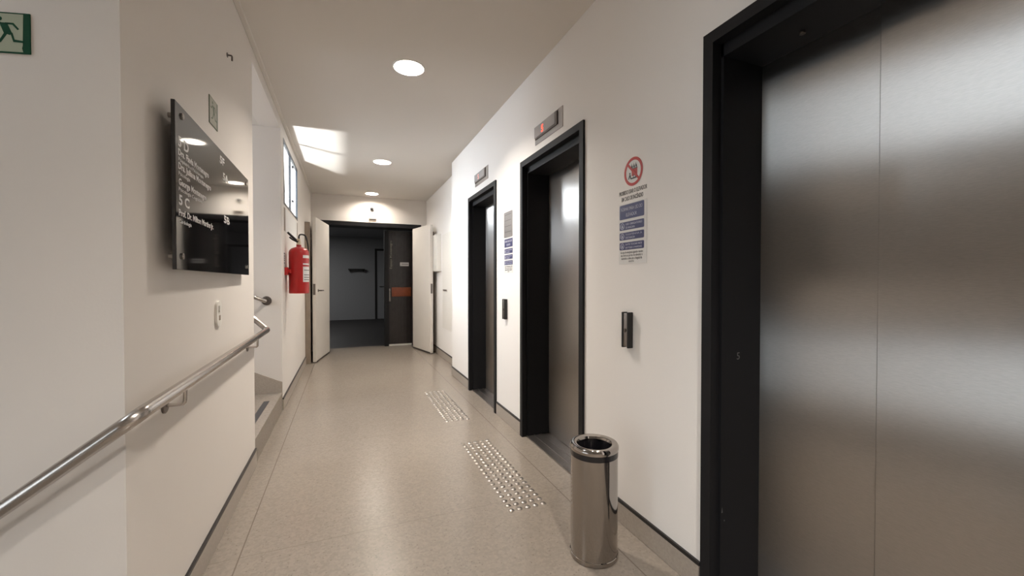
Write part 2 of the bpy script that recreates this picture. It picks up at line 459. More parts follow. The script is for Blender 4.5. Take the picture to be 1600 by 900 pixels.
# taupe panels closing the side walls behind the two open leaves
bm = newbm(); box(bm, -0.72, -0.615, 6.92, FY, 0, 2.16); struct('wall_left_panel', bm, M['taupe'])
bm = newbm(); box(bm, 1.52, 1.62, 7.50, FY, 0, 2.16); struct('wall_right_panel', bm, M['taupe'])
bm = newbm(); box(bm, -0.615, -0.60, 6.93, 8.1, 0, 0.13); box(bm, 1.505, 1.52, 7.5, 8.1, 0, 0.13); struct('trim_4', bm, M['blackstrip'])

# taupe casings facing down the corridor beside the leaves
bm = newbm(); box(bm, LX, -0.508, 6.92, 6.965, 0, 2.16, 0.003); struct('trim_5', bm, M['taupe'])
bm = newbm(); box(bm, 1.362, 1.476, 7.42, 7.47, 0, 2.16, 0.003); struct('trim_6', bm, M['taupe'])

# ---- windows
def window(name, y0, y1, z0, z1, xi, mull, fw=0.028):
    fr = newbm()
    a, b = xi, xi + 0.022
    box(fr, a, b, y0, y0 + fw, z0, z1); box(fr, a, b, y1 - fw, y1, z0, z1)
    box(fr, a, b, y0 + fw, y1 - fw, z0, z0 + fw); box(fr, a, b, y0 + fw, y1 - fw, z1 - fw, z1)
    for my in mull: box(fr, a, b, my - fw / 2, my + fw / 2, z0 + fw, z1 - fw)
    o = struct(name, fr, M['alu'], origin=(xi, (y0 + y1) / 2, z0))
    g = newbm(); box(g, a + 0.014, a + 0.018, y0 + fw, y1 - fw, z0 + fw, z1 - fw)
    link('window_glass', g, M['glass'], o, smooth=False)
    return o
w1 = window('window_1', W0, W1, WZ0, WZ1, -0.600, [5.28])
for hz in (2.17, 2.56):
    bm = newbm(); box(bm, -0.572, -0.552, 5.275, 5.315, hz - 0.012, hz + 0.012, 0.004); link('window_latch', bm, M['alu'], w1)
w2 = window('window_2', HW[0], HW[1], HW[2], HW[3], -3.14, [0.55], 0.04)
for k in range(5):
    bm = newbm(); prism(bm, [(-3.11, HW[0] + 0.04, HW[2] + 0.10 + 0.165 * k), (-3.06, HW[0] + 0.04, HW[2] + 0.055 + 0.165 * k), (-3.055, HW[0] + 0.04, HW[2] + 0.065 + 0.165 * k), (-3.105, HW[0] + 0.04, HW[2] + 0.112 + 0.165 * k)], (0, HW[1] - HW[0] - 0.08, 0))
    link('louvre', bm, M['white'], w2, smooth=False)
window('window_4', UW[0], UW[1], UW[2], UW[3], -3.19, [1.4], 0.04)
window('window_3', SW[0], SW[1], SW[2], SW[3], -3.19, [3.9], 0.05)

# ---- dark room behind the doorway
bm = newbm()
box(bm, -2.2, 2.6, 14.6, 14.7, 0, 3.0); box(bm, -2.3, -2.2, FY + 0.12, 14.6, 0, 3.0); box(bm, 2.6, 2.7, FY + 0.12, 14.6, 0, 3.0)
box(bm, -2.3, -0.9, FY + 0.12, FY + 0.2, 0, 3.0); box(bm, 1.62, 2.7, FY + 0.12, FY + 0.2, 0, 3.0)
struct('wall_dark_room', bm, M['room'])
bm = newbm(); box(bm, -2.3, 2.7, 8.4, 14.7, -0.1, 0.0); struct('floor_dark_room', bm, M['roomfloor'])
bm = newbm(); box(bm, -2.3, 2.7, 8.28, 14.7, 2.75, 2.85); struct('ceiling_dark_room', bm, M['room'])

# ================================================================= LIFTS
def lift(y0, y1, XD, label):
    t = thing('elevator_entrance', label, 'elevator', (RX, (y0 + y1) / 2, 0), 'elevator entrances along the corridor wall')
    fr = newbm(); f = 0.045
    # stepped frame: thin outer lip, then the deep jambs and header
    for a, b in ((y0, y0 + f), (y1 - f, y1)): box(fr, RX - 0.014, 1.60, a, b, 0, LT - f)
    box(fr, RX - 0.014, 1.60, y0, y1, LT - f, LT)
    for a, b in ((y0 + f, y0 + f + 0.012), (y1 - f - 0.012, y1 - f)): box(fr, RX + 0.03, 1.60, a, b, 0, LT - f)
    box(fr, RX + 0.03, 1.60, y0 + f, y1 - f, LT - f - 0.05, LT - f)
    link('frame', fr, M['black'], t, smooth=False)
    ym = (y0 + y1) / 2
    for k, (a, b, dx) in enumerate(((y0 + 0.05, ym + 0.012, 0.0), (ym - 0.004, y1 - 0.05, 0.014))):
        d = newbm(); box(d, XD + dx, XD + dx + 0.012, a, b, 0.012, LT - f - 0.045, 0.003)
        link('door_panel', d, M['steel'], t, smooth=False)
    si = newbm(); box(si, RX + 0.02, 1.60, y0 + f, y1 - f, 0, 0.010); 
    for gx in (1.40, 1.46): box(si, gx, gx + 0.012, y0 + f, y1 - f, 0.010, 0.013)
    link('sill', si, M['plate'], t, smooth=False)
    return t
e3 = lift(*LIFTS[0], 1.545, 'brushed steel elevator in wide black frame, nearest one, right of the prohibition notice')
e2 = lift(*LIFTS[1], 1.522, 'brushed steel elevator in black frame under the floor display with a lit red digit')
e1 = lift(*LIFTS[2], 1.487, 'brushed steel elevator in black frame farthest down the corridor, near the white open doors')
bm = newbm()
for q in (0.95,):
    lathe(bm, [(0, 0), (0.010, 0), (0.010, 0.006), (0.007, 0.008), (0, 0.008)], (1.47, q, LT - 0.095), 20, (0, 0, -1))
link('header_bolt', bm, M['darkmetal'], e3)
bm = newbm()
text_bm(bm, '5', FW, (1.436, 1.163, 0.94), 0, 0, 0.028, n=0.0003, align='CENTER')
link('jamb_numeral', bm, M['greyink'], e3)
for (u, v, a, b) in ((1.355, 0.345, 0.006, 0.022), (1.367, 0.31, 0.005, 0.007)):
    bm = newbm(); plate2(bm, FW, (u, 1.163, v), [(-a / 2, 0), (a / 2, 0), (0, b)], 0.0002, 0.0006)
    link('paint_chip', bm, M['greyink'], e3)

# floor indicators above lifts
def indicator(y0, y1, z0, z1, label, led):
    t = thing('floor_indicator', label, 'floor display', (RX, (y0 + y1) / 2, z0), 'floor displays over the elevators')
    org = (RX, y1, z0); w, h = y1 - y0, z1 - z0
    bm = newbm(); plate2(bm, RW, org, rect(0, w, 0, h), 0, 0.004); link('backplate', bm, M['plate'], t, smooth=False)
    bm = newbm(); plate2(bm, RW, org, rect(0.006, w * 0.78, h * 0.36, h * 0.93), 0.004, 0.014); link('display_box', bm, M['screen'], t, smooth=False)
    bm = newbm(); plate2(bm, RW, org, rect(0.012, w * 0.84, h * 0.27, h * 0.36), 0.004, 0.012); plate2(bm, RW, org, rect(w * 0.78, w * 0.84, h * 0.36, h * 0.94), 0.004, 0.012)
    link('painted_shadow', bm, M['darkmetal'], t, smooth=False)  # dark strips stand in for the shadow of the display box
    bm = newbm(); text_bm(bm, '5', RW, org, w * 0.33, h * 0.44, h * 0.36, n=0.0142, align='CENTER', bold=0.02, ext=0.0006); link('digit', bm, led, t, smooth=False)
indicator(2.365, 2.783, 2.263, 2.399, 'steel floor display with a lit red digit above a black elevator frame', M['led'])
indicator(3.883, 4.318, 2.282, 2.416, 'steel floor display with a pale unlit looking digit over the farthest elevator', M['ledpale'])

# call button posts
def caller(yc, label):
    t = thing('call_button_panel', label, 'call button', (RX, yc, 0.92), 'elevator call buttons')
    z0, z1 = 0.918, 1.096
    bm = newbm(); box(bm, RX - 0.028, RX, yc - 0.016, yc + 0.016, z0 + 0.006, z1 - 0.006, 0.002); link('faceplate', bm, M['plate'], t)
    for sg in (-1, 1):
        bm = newbm(); box(bm, RX - 0.032, RX, yc + sg * 0.016, yc + sg * 0.026, z0, z1, 0.003); link('side_rail', bm, M['rubber'], t)
    bm = newbm(); lathe(bm, [(0, 0), (0.010, 0), (0.010, 0.003), (0, 0.004)], (RX - 0.028, yc, 1.005), 20, (-1, 0, 0)); link('button', bm, M['darkmetal'], t)
caller(1.680, 'slim steel call button with black sides on the white wall below the no-use-in-fire notice')
caller(3.385, 'slim dark call button between the two farther elevators, below the blue notice')

# ---- notices
def notice(org, w, h, t, big=True):
    """blue instruction panels and lines; origin lower left"""
    top = h
    rows = [(0.745, 0.985), (0.565, 0.70), (0.40, 0.525), (0.235, 0.36)]
    txt = [('NORMAS PARA USO DO', 'ELEVADOR'), ('USO OBRIGATORIO', 'DE MASCARA'), ('MANTENHA A', 'DISTANCIA'), ('EVITE TOCAR NOS', 'BOTOES E PAREDES')]
    for k, ((a, b), tx) in enumerate(zip(rows, txt)):
        bm = newbm(); plate2(bm, RW, org, rrect(0.03 * w, 0.97 * w, a * h, b * h, 0.006), 0.0016, 0.0022)
        pn = link('blue_panel', bm, M['sblue'], t, smooth=False); pal = newbm()
        hh = (b - a) * h
        if k == 0:
            text_bm(pal, tx[0], RW, org, w / 2, a * h + hh * 0.58, hh * 0.24, 0.82 * w, 0.0022, align='CENTER', bold=0.01)
            text_bm(pal, tx[1], RW, org, w / 2, a * h + hh * 0.17, hh * 0.24, 0.42 * w, 0.0022, align='CENTER', bold=0.01)
        else:
            text_bm(pal, tx[0], RW, org, 0.28 * w, a * h + hh * 0.58, hh * 0.24, 0.62 * w, 0.0022, bold=0.01)
            text_bm(pal, tx[1], RW, org, 0.28 * w, a * h + hh * 0.16, hh * 0.24, (0.36 if k < 3 else 0.62) * w, 0.0022, bold=0.01)
            cu, cv, r = 0.145 * w, (a + b) / 2 * h, min(0.09 * w, hh * 0.40); ico = newbm()
            ring2(ico, RW, org, cu, cv, r * 0.80, r, 0.0022, 0.0027, 24)
            plate2(ico, RW, org, circ(cu, cv + r * 0.18, r * 0.26, 14), 0.0022, 0.0027)
            plate2(ico, RW, org, [(cu - r * 0.42, cv - r * 0.5), (cu + r * 0.42, cv - r * 0.5), (cu + r * 0.25, cv - r * 0.02), (cu - r * 0.25, cv - r * 0.02)], 0.0022, 0.0027)
            link('pictogram', ico, M['paleblue'], pn, smooth=False)
        link('panel_lettering', pal, M['paleblue'], pn, smooth=False)
    for k, (lv, lw, tx) in enumerate(((0.175, 0.86, 'Em caso de emergencia aguarde o tecnico'), (0.125, 0.84, 'nao force as portas do elevador e'), (0.075, 0.80, 'mantenha a calma ate a chegada do'), (0.03, 0.20, 'socorro'))):
        ink = newbm(); text_bm(ink, tx, RW, org, w / 2, lv * h, 0.012 * h / 0.30, lw * w, 0.0016, align='CENTER', bold=0.012)
        link('small_print', ink, M['greyink'], t, smooth=False)

# sign beside the near call button: prohibition roundel, two lines, instruction sheet
t = thing('elevator_safety_sign', 'tall notice with a red prohibition circle over blue panels on the white wall', 'notice', (RX, 1.66, 1.337))
y1s, z0s = 1.768, 1.337; W_, HS = 0.212, 0.305
bm = newbm(); plate2(bm, RW, (RX, y1s, z0s), rect(0, W_, 0, HS), 0.0004, 0.0016); link('sheet', bm, M['paper'], t, smooth=False)
notice((RX, y1s, z0s), W_ * 0.94, HS, t)
oc = (RX, y1s, z0s)
CU, CV, CR = 0.112, 0.455, 0.070
bm = newbm(); plate2(bm, RW, oc, circ(CU, CV, CR - 0.004), 0.0004, 0.0010); link('roundel_face', bm, M['paper'], t, smooth=False)
bm = newbm(); ring2(bm, RW, oc, CU, CV, CR - 0.014, CR, 0.0010, 0.0020)
ca, sa = math.cos(math.radians(-45)), math.sin(math.radians(-45)); hb = 0.0058; LL = CR - 0.010
pts = [(CU + u * ca - v * sa, CV + u * sa + v * ca) for u, v in ((-LL, -hb), (LL, -hb), (LL, hb), (-LL, hb))]
plate2(bm, RW, oc, pts, 0.0018, 0.0024); link('prohibition_ring', bm, M['sred'], t, smooth=False)
bm = newbm()
plate2(bm, RW, oc, rect(CU - 0.012, CU + 0.030, CV - 0.022, CV + 0.014), 0.0010, 0.0014); link('car_symbol', bm, M['sred'], t, smooth=False)
bm = newbm()
for du in (-0.010, 0.006, 0.022):   # flames, arrows and the figure
    plate2(bm, RW, oc, [(CU + du - 0.006, CV + 0.018), (CU + du + 0.006, CV + 0.018), (CU + du + 0.004, CV + 0.032), (CU + du + 0.001, CV + 0.026), (CU + du - 0.002, CV + 0.042), (CU + du - 0.006, CV + 0.028)], 0.0010, 0.0015)
plate2(bm, RW, oc, rect(CU - 0.014, CU + 0.032, CV + 0.012, CV + 0.016), 0.0014, 0.0017)
plate2(bm, RW, oc, rect(CU - 0.018, CU + 0.028, CV - 0.036, CV - 0.029), 0.0010, 0.0015)
plate2(bm, RW, oc, rect(CU + 0.000, CU + 0.004, CV - 0.029, CV - 0.006), 0.0014, 0.0017)
plate2(bm, RW, oc, rect(CU + 0.014, CU + 0.018, CV - 0.029, CV - 0.006), 0.0014, 0.0017)
plate2(bm, RW, oc, circ(CU - 0.026, CV - 0.006, 0.005, 14), 0.0010, 0.0015)
plate2(bm, RW, oc, [(CU - 0.031, CV - 0.012), (CU - 0.020, CV - 0.012), (CU - 0.016, CV - 0.034), (CU - 0.022, CV - 0.034), (CU - 0.026, CV - 0.022), (CU - 0.034, CV - 0.034), (CU - 0.039, CV - 0.032)], 0.0010, 0.0015)
link('fire_symbol', bm, M['ink'], t, smooth=False)
for tx, uo, vo, wd in (('PROIBIDO USAR O ELEVADOR', W_ / 2, 0.352, 0.212), ('EM CASO DE INC\u00caNDIO', W_ / 2 - 0.004, 0.320, 0.165)):
    bm = newbm(); text_bm(bm, tx, RW, oc, uo, vo, 0.020, wd, 0.0004, align='CENTER', bold=0.02); link('warning_lettering', bm, M['greyink'], t, smooth=False)

t = thing('elevator_instruction_sign', 'small blue and white instruction notice between two elevators, under a grey metal plaque', 'notice', (RX, 3.335, 1.325))
bm = newbm(); plate2(bm, RW, (RX, 3.435, 1.325), rect(0, 0.205, 0, 0.305), 0.0004, 0.0016); link('sheet', bm, M['paper'], t, smooth=False)
notice((RX, 3.435, 1.325), 0.205, 0.305, t)
t = thing('metal_plaque', 'grey brushed metal plaque above the blue notice between two elevators', 'plaque', (RX, 3.34, 1.64))
bm = newbm(); plate2(bm, RW, (RX, 3.437, 1.64), rrect(0, 0.195, 0, 0.222, 0.008), 0.0004, 0.004); link('plate', bm, M['plate'], t, smooth=False)
bm = newbm()
for k in range(4): plate2(bm, RW, (RX, 3.437, 1.64), rect(0.022 + 0.0 * k, 0.173, 0.195 - 0.05 * k, 0.199 - 0.05 * k), 0.004, 0.0045)
link('engraved_line', bm, M['darkmetal'], t, smooth=False)

# ================================================================= TRASH BIN
bx, by, br, bh = 1.049, 1.589, 0.106, 0.515
t = thing('waste_bin', 'tall cylindrical polished steel waste bin with black liner on the terrazzo floor', 'bin', (bx, by, 0))
bm = newbm()
lathe(bm, [(0, 0.002), (br - 0.004, 0.002), (br, 0.006), (br, 0.464), (br - 0.004, 0.464), (br - 0.004, 0.012), (0, 0.012)], (bx, by, 0), 72); link('body', bm, M['chrome'], t)
bm = newbm(); lathe(bm, [(br + 0.0005, 0.022), (br + 0.003, 0.020), (br + 0.003, 0.003), (br + 0.0005, 0.001), (br + 0.0005, 0.022)], (bx, by, 0), 72); link('base_band', bm, M['chrome'], t)
bm = newbm(); lathe(bm, [(br + 0.0012, 0.462), (br + 0.0012, 0.490), (br - 0.006, 0.492), (br - 0.006, 0.462), (br + 0.0012, 0.462)], (bx, by, 0), 72); link('liner_edge', bm, M['liner'], t)
bm = newbm(); lathe(bm, [(br + 0.002, 0.488), (br + 0.004, 0.494), (br + 0.003, 0.506), (br - 0.002, 0.513), (br - 0.012, 0.515), (br - 0.026, 0.510), (br - 0.030, 0.500), (br - 0.028, 0.490), (br + 0.002, 0.488)], (bx, by, 0), 72); link('rim', bm, M['chrome'], t)
bm = newbm()
seg = 48; rings = []
for r, h, wv in ((br - 0.0285, 0.500, 0.001), (br - 0.034, 0.470, 0.004), (br - 0.042, 0.42, 0.008), (br - 0.045, 0.33, 0.010), (br - 0.06, 0.27, 0.008)):
    rings.append([bm.verts.new((bx + (r + wv * math.sin(7 * a + h * 20)) * math.cos(a), by + (r + wv * math.sin(7 * a + h * 20)) * math.sin(a), h + wv * 0.8 * math.sin(5 * a)))
                  for a in [2 * math.pi * k / seg for k in range(seg)]])
for a, b in zip(rings, rings[1:]):
    for k in range(seg): bm.faces.new((a[k], b[k], b[(k + 1) % seg], a[(k + 1) % seg]))
bm.faces.new(rings[-1])
bmesh.ops.recalc_face_normals(bm, faces=list(bm.faces))
link('bin_liner', bm, M['liner'], t)

# ================================================================= TACTILE STUDS
def studs(x0, y0, rows, dx, dy, label, proto=[None]):
    t = thing('tactile_strip', label, 'tactile paving', (x0, y0, 0), 'tactile stud strips before the elevators')
    for i in range(rows):
        for j in range(5):
            if proto[0] is None:
                bm = newbm(); lathe(bm, [(0.0165, 0.0), (0.0165, 0.001), (0.0135, 0.004), (0.0075, 0.0062), (0, 0.0066)], (0, 0, 0), 20)
                o = link('stud', bm, M['stud'], None); proto[0] = o
                bpy.data.objects[o.name].parent = t
            else:
                o = proto[0].copy(); COL.objects.link(o); o.parent = t
            o.location = (j * dx, i * dy, 0.0)
studs(0.828, 2.055, 20, 0.0482, 0.0522, 'patch of steel tactile studs on the floor nearest the bin')
studs(0.828, 3.60, 20, 0.0482, 0.0540, 'patch of steel tactile studs on the floor before the farthest elevator')

# ================================================================= HANDRAILS
t = thing('handrail', 'long stainless handrail running along the wall under the black directory board', 'handrail', (LX, 2.3, 0.89))
bm = newbm()
tube(bm, fillet([(-1.10, 1.546, 0.465), (-0.838, 1.479, 0.651), (-0.545, 1.402, 0.868), (-0.522, 1.42, 0.886), (-0.52, 3.345, 0.907), (-0.60, 3.352, 0.985), (-0.86, 3.352, 1.17)], 0.03), 0.0195, 20)
link('tube', bm, M['rail'], t)
for yb, zb in ((1.72, 0.885), (2.98, 0.899)):
    bm = newbm(); tube(bm, fillet([(LX + 0.004, yb + 0.02, zb - 0.062), (-0.522, yb + 0.02, zb - 0.062), (-0.52, yb + 0.02, zb - 0.015)], 0.012), 0.0062, 12)
    b = link('bracket', bm, M['rail'], t)
    bm = newbm(); lathe(bm, [(0, 0.0005), (0.027, 0.0005), (0.027, 0.005), (0.024, 0.007), (0, 0.007)], (LX, yb + 0.02, zb - 0.062), 32, (1, 0, 0)); link('wall_flange', bm, M['darkmetal'], b)
t = thing('stair_handrail', 'short stainless handrail end fixed by a round flange to the stair side wall', 'handrail', (-0.712, 4.52, 1.068))
bm = newbm(); tube(bm, fillet([(-0.708, 4.505, 1.068), (-0.715, 4.44, 1.070), (-0.79, 4.415, 1.105), (-1.3, 4.42, 1.40), (-2.4, 4.42, 2.05)], 0.035), 0.0175, 16); link('tube', bm, M['rail'], t)
bm = newbm(); lathe(bm, [(0, 0), (0.043, 0), (0.043, 0.006), (0.038, 0.009), (0, 0.009)], (-0.708, 4.5195, 1.068), 36, (0, -1, 0)); link('flange', bm, M['darkmetal'], t)

# anti-slip tape on the landing
t = newbm(); box(t, -0.69, -0.645, 3.30, 4.22, 0.1752, 0.1768)
tag(link('anti_slip_tape', t, M['tape'], None, (-0.66, 3.8, 0.175), smooth=False), 'black gritty anti-slip tape on the raised stair landing', 'tape')

# ================================================================= DIRECTORY BOARD
DX = -0.5425; y0, y1, z0, z1 = 1.712, 2.89, 1.288, 1.857
t = thing('directory_sign', 'glossy black wall directory board with white lettering on steel standoffs', 'sign board', (LX, 2.3, z0)); dsign = t
bm = newbm(); box(bm, DX - 0.012, DX, y0, y1, z0, z1, 0.0012, 1); link('panel', bm, M['gloss'], t)
for yy, zz in ((1.775, 1.822), (1.765, 1.335), (2.83, 1.822), (2.83, 1.335)):
    bm = newbm(); lathe(bm, [(0, 0), (0.009, 0), (0.009, DX - LX - 0.012), (0, DX - LX - 0.012)], (LX, yy, zz), 20, (1, 0, 0))
    lathe(bm, [(0, 0), (0.011, 0), (0.011, 0.004), (0.008, 0.006), (0, 0.006)], (DX, yy, zz), 24, (1, 0, 0)); link('standoff', bm, M['chrome'], t)
o = (DX, 0, 0)
def tl(txt, y, z, h, w, bold=0.0):
    bm = newbm(); text_bm(bm, txt, LW, o, y, z, h, w, 0.0002, bold=bold * 2.5); link('lettering', bm, M['letter'], dsign, smooth=False)
tl('5 D', 1.737, 1.712, 0.034, 0.105, 0.012)
tl('Dra. Flavia Montenegro', 1.738, 1.681, 0.022, 0.350, 0.012)
tl('Psiquiatria e Psicoterapia', 1.740, 1.661, 0.013, 0.275)
tl('Dra. Juliana Montenegro', 1.738, 1.634, 0.022, 0.380, 0.012)
tl('Psicologia', 1.740, 1.613, 0.013, 0.115)
tl('George Montenegro', 1.740, 1.580, 0.022, 0.310, 0.012)
tl('Psicologia Cognitiva', 1.740, 1.559, 0.013, 0.255)
tl('5 C', 1.740, 1.512, 0.034, 0.105, 0.012)
tl('Prof. Dr. Milton Martins Jr.', 1.738, 1.474, 0.022, 0.410, 0.012)
tl('Cardiologia', 1.740, 1.449, 0.013, 0.125)
tl('5F', 2.262, 1.795, 0.034, 0.082, 0.012); tl('5A', 2.314, 1.728, 0.034, 0.100, 0.012); tl('5B', 2.326, 1.528, 0.034, 0.105, 0.012)

dsign.rotation_euler.z = 0.012; dsign.location.x += 0.0078; dsign.location.y -= 0.014

# ---- exit signs
def exit_sign(fr, org, w, h, label, dark, pale, dirn=1):
    t = thing('exit_sign', label, 'exit sign', V(org))
    bm = newbm(); plate2(bm, fr, org, rect(0, w, 0, h), 0.0003, 0.003); link('backing', bm, dark, t, smooth=False)
    bm = newbm(); e = 0.0035; plate2(bm, fr, org, [(e, e), (w - h * 0.15, e), (w - h * 0.175, h * 0.13), (w - h * 0.16, h * 0.20), (w - h * 0.14, h - e), (e, h - e)], 0.003, 0.0034); link('face', bm, pale, t, smooth=False)
    bm = newbm(); a, b = 0.0034, 0.0038
    S = lambda pts: plate2(bm, fr, org, [(u * h, v * h) for u, v in pts], a, b)
    k = w / h
    ox = k - 0.15 - 0.68
    Q = lambda pts: S([(u + ox, v) for u, v in pts])
    S([(u + ox + 0.18, v + 0.835) for u, v in circ(0, 0, 0.052, 16)])
    Q([(0.17, 0.74), (0.34, 0.74), (0.44, 0.50), (0.40, 0.44), (0.27, 0.48)])                    # torso
    Q([(0.30, 0.745), (0.48, 0.745), (0.60, 0.60), (0.565, 0.575), (0.455, 0.70), (0.30, 0.70)])   # leading arm
    Q([(0.22, 0.74), (0.05, 0.58), (-0.06, 0.60), (-0.06, 0.64), (0.04, 0.63), (0.18, 0.76)])        # trailing arm
    Q([(0.40, 0.52), (0.455, 0.50), (0.50, 0.335), (0.70, 0.31), (0.70, 0.265), (0.47, 0.275)])    # leading leg
    Q([(0.28, 0.50), (0.35, 0.48), (0.20, 0.25), (0.0, 0.20), (0.0, 0.24), (0.16, 0.285)])         # trailing leg
    link('pictogram', bm, dark, t, smooth=False)
    return t
zz0 = 1.8625; hh = 0.108
ow0 = A + dirW * 0.331
exit_sign(OW, (ow0.x, ow0.y, zz0), 0.115, hh, 'green running figure exit sign on the wall above the descending handrail', M['sgreen'], M['spale'])
exit_sign(LW, (LX, 2.272, 1.98), 0.13, 0.128, 'small dull green exit sign above the black directory board', M['sgreen2'], M['sgrey'])

# ---- switch and hook on the left wall
t = thing('wall_switch', 'small white rounded wall switch between the directory board and the handrail', 'switch', (LX, 2.37, 1.03))
bm = newbm(); plate2(bm, LW, (LX, 2.33, 1.033), rrect(0, 0.085, 0, 0.120, 0.03, 6), 0.0, 0.010); link('cover_plate', bm, M['white'], t)
bm = newbm(); plate2(bm, LW, (LX, 2.33, 1.033), rrect(0.028, 0.060, 0.068, 0.100, 0.004), 0.010, 0.014); link('rocker', bm, M['white'], t)
bm = newbm(); plate2(bm, LW, (LX, 2.33, 1.033), rrect(0.030, 0.058, 0.028, 0.052, 0.004), 0.010, 0.011); link('sensor_window', bm, M['taupe'], t)
bm = newbm(); tube(bm, fillet([(LX, 2.60, 2.452), (LX + 0.022, 2.60, 2.452), (LX + 0.022, 2.60, 2.425)], 0.006), 0.004, 10)
lathe(bm, [(0, 0), (0.012, 0), (0.012, 0.003), (0, 0.003)], (LX, 2.60, 2.452), 20, (1, 0, 0))
tag(link('wall_hook', bm, M['darkmetal'], None, (LX, 2.60, 2.45)), 'tiny dark metal hook high on the beige wall above the directory board', 'hook')

# ================================================================= DOWNLIGHTS
LBL = ['round glowing ceiling downlight nearest, above the corridor before the second elevator', 'round glowing ceiling downlight, middle one of the row along the corridor',
       'round glowing ceiling downlight closest to the end doorway', 'round ceiling downlight beside the lower stairs, outside the view', 'added round ceiling downlight farthest from the end doorway, outside the view']
for k, (lx, ly) in enumerate(LAMPS):
    t = thing('downlight', LBL[k], 'ceiling light', (lx, ly, CH), 'downlights in the corridor ceiling')
    bm = newbm(); lathe(bm, [(LR - 0.004, 0.0), (LR - 0.004, -0.005), (LR + 0.006, -0.004), (LR + 0.008, -0.0005), (LR - 0.004, 0.0)], (lx, ly, CH), 48); link('trim_ring', bm, M['lampwhite'], t)
    bm = newbm(); lathe(bm, [(LR - 0.003, 0.0), (LR - 0.008, 0.045), (LR - 0.010, 0.06), (LR + 0.0, 0.06), (LR + 0.0, 0.0), (LR - 0.003, 0.0)], (lx, ly, CH), 48); link('reflector', bm, M['lampwhite'], t)
    bm = newbm(); lathe(bm, [(0, 0.050), (LR - 0.011, 0.050), (LR - 0.011, 0.058), (0, 0.058)], (lx, ly, CH), 32); link('diffuser', bm, M['lampdish'], t)
    bm = newbm(); lathe(bm, [(0, 0.0), (0.016, 0.003), (0.020, 0.012), (0.020, 0.05), (0, 0.05)], (lx - 0.03, ly - 0.055, CH - 0.012), 20); link('bulb', bm, M['bulb'], t)

# ================================================================= EXTINGUISHER
ex, ey, er, ez = -0.462, 4.86, 0.096, 1.128
t = thing('fire_extinguisher', 'red fire extinguisher with black lever hung on the wall below the window', 'fire extinguisher', (ex, ey, ez))
bm = newbm(); lathe(bm, [(0, 0.012), (er * 0.6, 0.010), (er - 0.003, 0.0), (er, 0.008), (er, 0.43), (er - 0.006, 0.452), (er * 0.72, 0.474), (er * 0.36, 0.487), (0.024, 0.492), (0.024, 0.512), (0, 0.512)], (ex, ey, ez), 56); link('cylinder', bm, M['red'], t)
bm = newbm(); lathe(bm, [(0, 0.512), (0.022, 0.512), (0.022, 0.538), (0.018, 0.552), (0.018, 0.575), (0, 0.575)], (ex, ey, ez), 28)
box(bm, ex - 0.014, ex + 0.014, ey - 0.045, ey + 0.02, ez + 0.55, ez + 0.572, 0.004); valve = link('valve', bm, M['brass'], t)
bm = newbm(); tube(bm, [(ex - 0.005, ey - 0.01, ez + 0.545), (ex - 0.05, ey - 0.045, ez + 0.585), (ex - 0.095, ey - 0.07, ez + 0.632)], [0.010, 0.012, 0.010], 12)
link('lever', bm, M['rubber'], t)
bm = newbm(); tube(bm, fillet([(ex - 0.004, ey - 0.01, ez + 0.535), (ex - 0.06, ey - 0.05, ez + 0.565), (ex - 0.08, ey - 0.06, ez + 0.585)], 0.02), 0.008, 12); link('carry_handle', bm, M['rubber'], t)
bm = newbm(); tube(bm, fillet([(ex + 0.0, ey + 0.01, ez + 0.56), (ex + 0.0, ey + 0.01, ez + 0.625), (ex + 0.06, ey + 0.05, ez + 0.625), (ex + 0.085, ey + 0.075, ez + 0.50), (ex + 0.07, ey + 0.092, ez + 0.20), (ex + 0.068, ey + 0.09, ez + 0.12)], 0.035), 0.008, 14); link('hose', bm, M['rubber'], t)
bm = newbm()
def wrap(bm, a0, a1, za, zb, r, n=10):
    pr = [[bm.verts.new((ex + r * math.cos(math.radians(a0 + (a1 - a0) * k / n)), ey + r * math.sin(math.radians(a0 + (a1 - a0) * k / n)), z)) for k in range(n + 1)] for z in (za, zb)]
    for k in range(n): bm.faces.new((pr[0][k], pr[0][k + 1], pr[1][k + 1], pr[1][k]))
wrap(bm, -62, 2, ez + 0.12, ez + 0.28, er + 0.0006); wrap(bm, -62, 2, ez + 0.37, ez + 0.40, er + 0.0006); wrap(bm, -62, 2, ez + 0.30, ez + 0.315, er + 0.0006); link('label', bm, M['paper'], t)
bm = newbm()
for za in (0.14, 0.165, 0.19, 0.24): wrap(bm, -56, -4, ez + za, ez + za + 0.008, er + 0.0012)
link('label_print', bm, M['greyink'], t)
bm = newbm(); box(bm, LX - 0.001, LX + 0.03, ey - 0.14, ey - 0.06, ez + 0.19, ez + 0.27, 0.002); box(bm, LX + 0.0, ex - 0.06, ey - 0.07, ey + 0.05, ez + 0.21, ez + 0.25, 0.002); link('wall_bracket', bm, M['red'], t)
